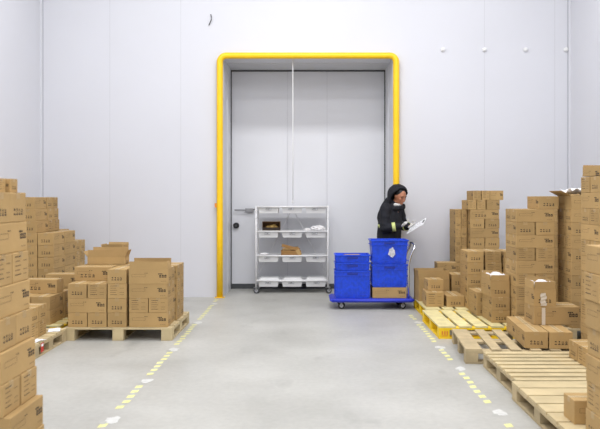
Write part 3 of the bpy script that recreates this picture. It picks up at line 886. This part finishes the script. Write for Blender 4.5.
sh = .0035
crumple('plastic_bag','crumpled white bag at right of third shelf of rack trolley','plastic bag',(.17,ym-.05,LV[2]+sh),(.11,.1,.045),'bag',2)
crumple('plastic_bag','small white bag beside larger one on rack trolley shelf','plastic bag',(-.01,ym-.08,LV[2]+sh),(.055,.05,.022),'bag',3)
crumple('plastic_bag','flat white bag at left of second shelf of rack trolley','plastic bag',(-.72,ym-.08,LV[1]+sh),(.07,.06,.02),'bag',6)
t = thing('open_carton','flattened open brown carton on second shelf of rack trolley','carton',(-.28,ym-.08,LV[1]+sh), .08)
m = MB(); m.box(-.16,-.11,0,.16,.11,.075,M['cardin'],bev=.004); m.build('body', t)
m = MB(); m.box(-.16,-.11,.105,.14,-.107,.155,M['cardin'],rot=Matrix.Rotation(.25,3,'Y')); 
m.box(-.14,.0,.076,.13,.1,.12,M['card'],bev=.01,rot=Matrix.Rotation(-.12,3,'Y')); m.build('flap', t)
m = MB(); m.box(.09,-.112,.0,.15,-.109,.1,M['card'],rot=Matrix.Rotation(-.55,3,'Y')); m.build('flap', t)
for k,(x,l) in enumerate(((-.63,.33),(-.25,.32),(.13,.33))):
    m = MB(); m.box(-l/2,-.17,0,l/2,.17,.018,M['white'],bev=.004); m.box(-l/2+.02,-.15,.018,l/2-.02,.15,.036,M['white'],bev=.004)
    tag(m.build('tray_lid', loc=(x,ym-.02,LV[0]+sh)), 'white tray lid on lowest shelf of rack trolley, %s' % ('left','middle','right')[k], 'lid', 'tray lids on the lowest shelf')

# ------------------------------------------------------------------ person behind the trolley (local: faces +x, right side towards -y)
PX, PY, PR = 1.245, 10.60, -.60
RZ = Matrix.Rotation(PR, 4, 'Z')
def chain(m, pts, material, step=.018, sub=2):
    """tapered limb: overlapping spheres (x,y,z,radius) fused by the voxel remesh"""
    for (a, b) in zip(pts[:-1], pts[1:]):
        A, B = Vector(a[:3]), Vector(b[:3]); n = max(1, int((B-A).length/step))
        for i in range(n+1):
            f = i/n; m.ball(A.lerp(B,f), a[3]+(b[3]-a[3])*f, material, sub)
def remeshed(m, name, parent, vox, smooth=4):
    o = m.build(name, parent)
    r = o.modifiers.new('fuse','REMESH'); r.mode = 'VOXEL'; r.voxel_size = vox; r.use_smooth_shade = True
    s = o.modifiers.new('smooth','SMOOTH'); s.factor = .5; s.iterations = smooth
    return o
HC = Vector((.165,-.005,1.575))                       # head centre
RH = Matrix.Rotation(-.40,3,'Z') @ Matrix.Rotation(.38,3,'Y')     # turned a little to the camera, looking down
def hp(x,y,z): return HC + RH @ Vector((x,y,z))
hipR,hipL=(-.01,-.085,.93),(-.01,.085,.93)
sR,sL=(.02,-.19,1.385),(.05,.19,1.385)
eR,eL=(.03,-.25,1.10),(.10,.24,1.12)
wR,wL=(.26,-.13,1.14),(.28,.08,1.12)
m = MB(); S = M['skin']
chain(m, [(-.005,0,.92,.12),(.0,0,1.08,.115),(.02,0,1.25,.125),(.03,0,1.34,.11)], S, .03)
chain(m, [(sR[0],sR[1]+.03,sR[2]-.01,.055),(.035,0,1.37,.075),(sL[0],sL[1]-.03,sL[2]-.01,.055)], S, .03)
chain(m, [(.04,0,1.38,.06),(.085,0,1.46,.053),(.13,0,1.53,.055)], S)
for q in (-1,1):
    chain(m, [(-.01,q*.085,.92,.085),(.02,q*.10,.50,.055),(.0,q*.105,.10,.038)], S, .03)
    chain(m, [(.0,q*.105,.06,.04),(.10,q*.115,.04,.038),(.15,q*.12,.035,.028)], S)
for s_, e_, w_ in ((sR,eR,wR),(sL,eL,wL)):
    chain(m, [s_+(.05,), e_+(.038,), w_+(.026,)], S)
# head
m.ball(hp(0,0,.02), (.098,.078,.105), S, 3, RH)
m.ball(hp(.028,0,-.045), (.068,.058,.062), S, 3, RH)
m.ball(hp(.075,0,-.085), (.024,.026,.02), S, 2, RH)             # chin
for k in range(5): m.ball(hp(.094+.0055*k,0,.012-.011*k), (.010+.0012*k,)*3, S, 2)  # nose
for q in (-1,1):
    m.ball(hp(.068,q*.04,-.022), (.024,.022,.024), S, 2, RH)    # cheek
    m.ball(hp(.085,q*.03,.033), (.018,.026,.010), S, 2, RH)     # brow
    m.ball(hp(-.005,q*.08,-.005), (.018,.009,.030), S, 2, RH)   # ear
m.ball(hp(.088,0,-.050), (.014,.022,.006), S, 2, RH); m.ball(hp(.086,0,-.061), (.013,.019,.006), S, 2, RH)
person = remeshed(m, 'person', None, .006, 2)
person.location = (PX,PY,0); person.rotation_euler.z = PR
tag(person, 'person in dark hooded jacket reading papers behind the blue trolley', 'person')
for q in (-1,1):
    m = MB(); m.ball(hp(.0905,q*.031,.012), (.008,.014,.0045), M['hair'], 2, RH); m.build('eye', person)
    m = MB(); m.ball(hp(.0985,q*.031,.036), (.006,.018,.004), M['hair'], 2, RH); m.build('eyebrow', person)
m = MB(); m.ball(hp(-.014,0,.046), (.094,.083,.088), M['hair'], 3, RH); m.build('hair', person)
# jacket
J = M['jacket']; m = MB()
chain(m, [(-.02,-.07,.80,.155),(-.02,-.05,1.0,.165),(.0,-.05,1.18,.165),(.015,-.05,1.29,.14)], J, .03)
chain(m, [(-.02,.07,.80,.155),(-.02,.05,1.0,.165),(.0,.05,1.18,.165),(.015,.05,1.29,.14)], J, .03)
chain(m, [(sR[0],sR[1]+.01,sR[2]-.02,.085),(.03,0,1.39,.10),(sL[0],sL[1]-.01,sL[2]-.02,.085)], J, .03)
for s_, e_, w_ in ((sR,eR,wR),(sL,eL,wL)):
    wv = Vector(w_); ev = Vector(e_); w2 = tuple(ev.lerp(wv,.86))
    sv = Vector(s_); n = 6
    for i in range(n):                                           # padded sleeve, quilted in rolls
        c = sv.lerp(ev, i/(n-1)); m.ball(c, (.083-.011*i/(n-1))*(1 if i%2 else 1.05), J, 2)
        c = sv.lerp(ev, (i+.5)/n); m.ball(c, .077-.010*i/(n-1), J, 2)
    chain(m, [e_+(.073,), w2+(.052,)], J)
chain(m, [(.0,0,1.40,.10),(.07,0,1.42,.10)], J); chain(m, [(-.03,-.02,1.25,.17),(-.05,0,1.40,.105),(-.01,0,1.49,.085)], J, .03)
jk = remeshed(m, 'jacket', person, .010, 3)
# hood: open shell round the head
bm = bmesh.new(); bmesh.ops.create_uvsphere(bm, u_segments=36, v_segments=24, radius=1)
hc = HC + Vector((-.03,0,.015)); fdir = (RH @ Vector((1,0,-.28))).normalized()
kill = []
for v in bm.verts:
    d = v.co.normalized()
    q = Vector((d.x*.158, d.y*.135, d.z*.160))
    if d.z < -.1: q.z *= 1.25; q.x = q.x*1.0-.02*(-d.z)
    b = max(0, d.dot(-fdir)); q += -fdir*b*.012
    q.z += .004*math.sin(d.x*14); v.co = hc + q
    if d.dot(fdir) > .30: kill.append(v)
bmesh.ops.delete(bm, geom=kill, context='VERTS')
for f in bm.faces: f.smooth = True
me = bpy.data.meshes.new('hood'); bm.to_mesh(me); bm.free(); me.materials.append(J)
hood = bpy.data.objects.new('hood', me); COL.objects.link(hood); hood.parent = person
sm = hood.modifiers.new('t','SOLIDIFY'); sm.thickness = .022; sm.offset = -.3
ss = hood.modifiers.new('s','SUBSURF'); ss.levels = 1; ss.render_levels = 1
# raised collar under the chin
m = MB()
for k in range(14):
    a = -2.0+4.0*k/13; r_ = .115
    m.ball((.075+math.cos(a)*r_*1.05, math.sin(a)*r_, 1.388+.02*math.cos(a)), (.024,.024,.038), J, 2)
m.ball((.20,.05,1.42), (.03,.03,.05), J, 2)
remeshed(m, 'collar', person, .009, 2)
m = MB(); chain(m, [(.12,-.07,1.45,.026),(.165,-.03,1.44,.028),(.165,.02,1.44,.026)], M['glove']); remeshed(m, 'scarf', person, .006, 1)
# reflective bands: torso and right/left cuffs
def ellipse_band(name, cx, cy, z, a, b, hh, parent, R=None, c=None):
    m = MB(); n = 40; mi = m._mi(M['reflect']); lo=[]; hi=[]
    for k in range(n):
        t_ = 2*PI*k/n; p = Vector((a*math.cos(t_), b*math.sin(t_), -hh/2)); q = p+Vector((0,0,hh))
        if R: p = R @ p; q = R @ q
        off = c if c is not None else Vector((cx,cy,z))
        lo.append(m.bm.verts.new(p+off)); hi.append(m.bm.verts.new(q+off))
    for k in range(n):
        f = m.bm.faces.new((lo[k],lo[(k+1)%n],hi[(k+1)%n],hi[k])); f.material_index = mi; f.smooth = True
    o = m.build(name, parent); s = o.modifiers.new('t','SOLIDIFY'); s.thickness = .006
    o['label'] = 'yellow reflective band'
    return o
ellipse_band('reflective_band', -.004, 0, 1.13, .170, .221, .05, jk)
for e_, w_ in ((eR,wR),(eL,wL)):
    ev, wv = Vector(e_), Vector(w_); dr = (wv-ev).normalized()
    q = Vector((0,0,1)).rotation_difference(dr).to_matrix()
    ellipse_band('reflective_band', 0,0,0, .068,.068,.05, jk, q, ev.lerp(wv,.55))
# trousers, boots
m = MB(); T = M['trousers']
for q in (-1,1): chain(m, [(-.01,q*.08,.90,.11),(.02,q*.10,.50,.082),(.0,q*.105,.16,.066)], T, .03)
chain(m, [(-.01,-.06,.90,.12),(-.01,.06,.90,.12)], T, .03)
remeshed(m, 'trousers', person, .012, 3)
for q in (-1,1):
    m = MB(); chain(m, [(.0,q*.105,.20,.062),(-.005,q*.105,.07,.058)], M['black']); chain(m, [(.0,q*.105,.055,.052),(.10,q*.115,.048,.046),(.155,q*.12,.042,.038)], M['black'])
    for v in m.bm.verts: v.co.z = max(v.co.z, .0)
    remeshed(m, 'boot', person, .009, 1)
# gloved hands: palm, four fingers of their own lengths, thumb
def hand(wrist, dirv, palm_n, side, curl, name):
    d = Vector(dirv).normalized(); n = Vector(palm_n).normalized(); s = d.cross(n).normalized()*side   # s points to the thumb side
    n = s.cross(d).normalized()*side
    w = Vector(wrist); m = MB(); G = M['glove']
    P_ = lambda a,b,c: w + d*a + s*b + n*c
    def seg(pts): chain(m, [tuple(P_(*p[:3]))+(p[3],) for p in pts], G, .005, 1)
    seg([(-.03,0,0,.029),(.0,0,0,.027)])
    for b in (-.028,-.009,.010,.028): seg([(.0,b*.7,0,.017),(.075,b,0,.014)])
    for b, ln in ((-.031,.058),(-.0105,.074),(.0105,.080),(.031,.070)):
        a0 = Vector((.078,b,0)); ang = 0; pts = [(a0.x,a0.y,a0.z,.0108)]
        for k, f in enumerate((.45,.30,.25)):
            ang += curl[k]; a0 = a0 + Vector((math.cos(ang)*ln*f, 0, math.sin(ang)*ln*f)); pts.append((a0.x,a0.y,a0.z,.0100-.0010*k))
        seg(pts)
    seg([(.012,.026,.004,.016),(.042,.050,.016,.0125),(.066,.052,.030,.0110),(.088,.046,.034,.0095)])
    o = remeshed(m, name, person, .0045, 1); return o
# clipboard: placed in the person's frame
CR = Matrix.Rotation(-.05,3,'Z') @ Matrix.Rotation(-.50,3,'Y') @ Matrix.Rotation(.48,3,'X')
CC = Vector((.445,-.02,1.135))
def cb(x,y,z): return CC + CR @ Vector((x,y,z))
hand(wR, (CR@Vector((1,.25,-.05))), CR@Vector((0,0,1)), 1, (.25,.5,.4), 'glove')
hand(wL, (CR@Vector((1,-.15,0))), CR@Vector((0,0,1)), -1, (.2,.4,.3), 'glove')
t = thing('clipboard', 'white papers on a clipboard held by the person', 'clipboard')
t.matrix_world = Matrix.Translation((PX,PY,0)) @ RZ @ Matrix.Translation(CC) @ CR.to_4x4()
m = MB(); m.box(-.155,-.11,-.004,.155,.11,0,M['white'],bev=.001); m.build('board', t)
m = MB(); m.box(-.15,-.105,.0005,.15,.105,.006,M['paper'])
for k in range(9): m.box(.12-.026*k,-.085,.006,.124-.026*k,.08-.02*(k%3),.0062,M['inkl'])
m.build('paper_sheets', t)
m = MB(); m.box(.125,-.04,.006,.152,.04,.014,M['dgrey'],bev=.002); m.build('clip', t)

# ------------------------------------------------------------------ light: lamps under the hall ceiling
def area(x, y, z, sx, sy, e, col=(1,1,1)):
    l = bpy.data.lights.new('ceiling_lamp','AREA'); l.shape = 'RECTANGLE'; l.size = sx; l.size_y = sy; l.energy = e; l.color = col
    o = bpy.data.objects.new('ceiling_lamp', l); COL.objects.link(o); o.location = (x,y,z)
for y in (-1.0, 2.0, 5.0, 8.0):
    for x in (-2.7, 0.0, 2.7): area(x, y, H-.08, 1.5, .6, {-1.0:80, 2.0:46, 5.0:46, 8.0:74}[y]*(1.45 if x == 0 else .85), (.99,.99,1))
w = bpy.data.worlds.new('World'); sc.world = w; w.use_nodes = True
w.node_tree.nodes['Background'].inputs['Color'].default_value = (.9,.95,1,1)
w.node_tree.nodes['Background'].inputs['Strength'].default_value = .3

# ------------------------------------------------------------------ camera
cam = bpy.data.cameras.new('camera'); co = bpy.data.objects.new('camera', cam); COL.objects.link(co)
co.location = (0,0,1.55); co.rotation_euler = (PI/2,0,0)
cam.sensor_width = 36; cam.lens = 42; cam.shift_x = -8/600; cam.shift_y = -16.5/600
cam.dof.use_dof = True; cam.dof.focus_distance = 9.6; cam.dof.aperture_fstop = 3.2
sc.camera = co
sc.view_settings.view_transform = 'Standard'; sc.view_settings.look = 'None'
sc.view_settings.exposure = 0.08; sc.view_settings.gamma = 1; sc.view_settings.use_curve_mapping = False

seen = {}
for o in COL.objects:
    if 'label' in o and o.parent is None:
        n = len(o['label'].replace('-',' ').split())
        if n > 16 or n < 4: print('LABEL LENGTH', n, o['label'])
        if o['label'] in seen: print('LABEL REPEAT', o['label'])
        seen[o['label']] = 1
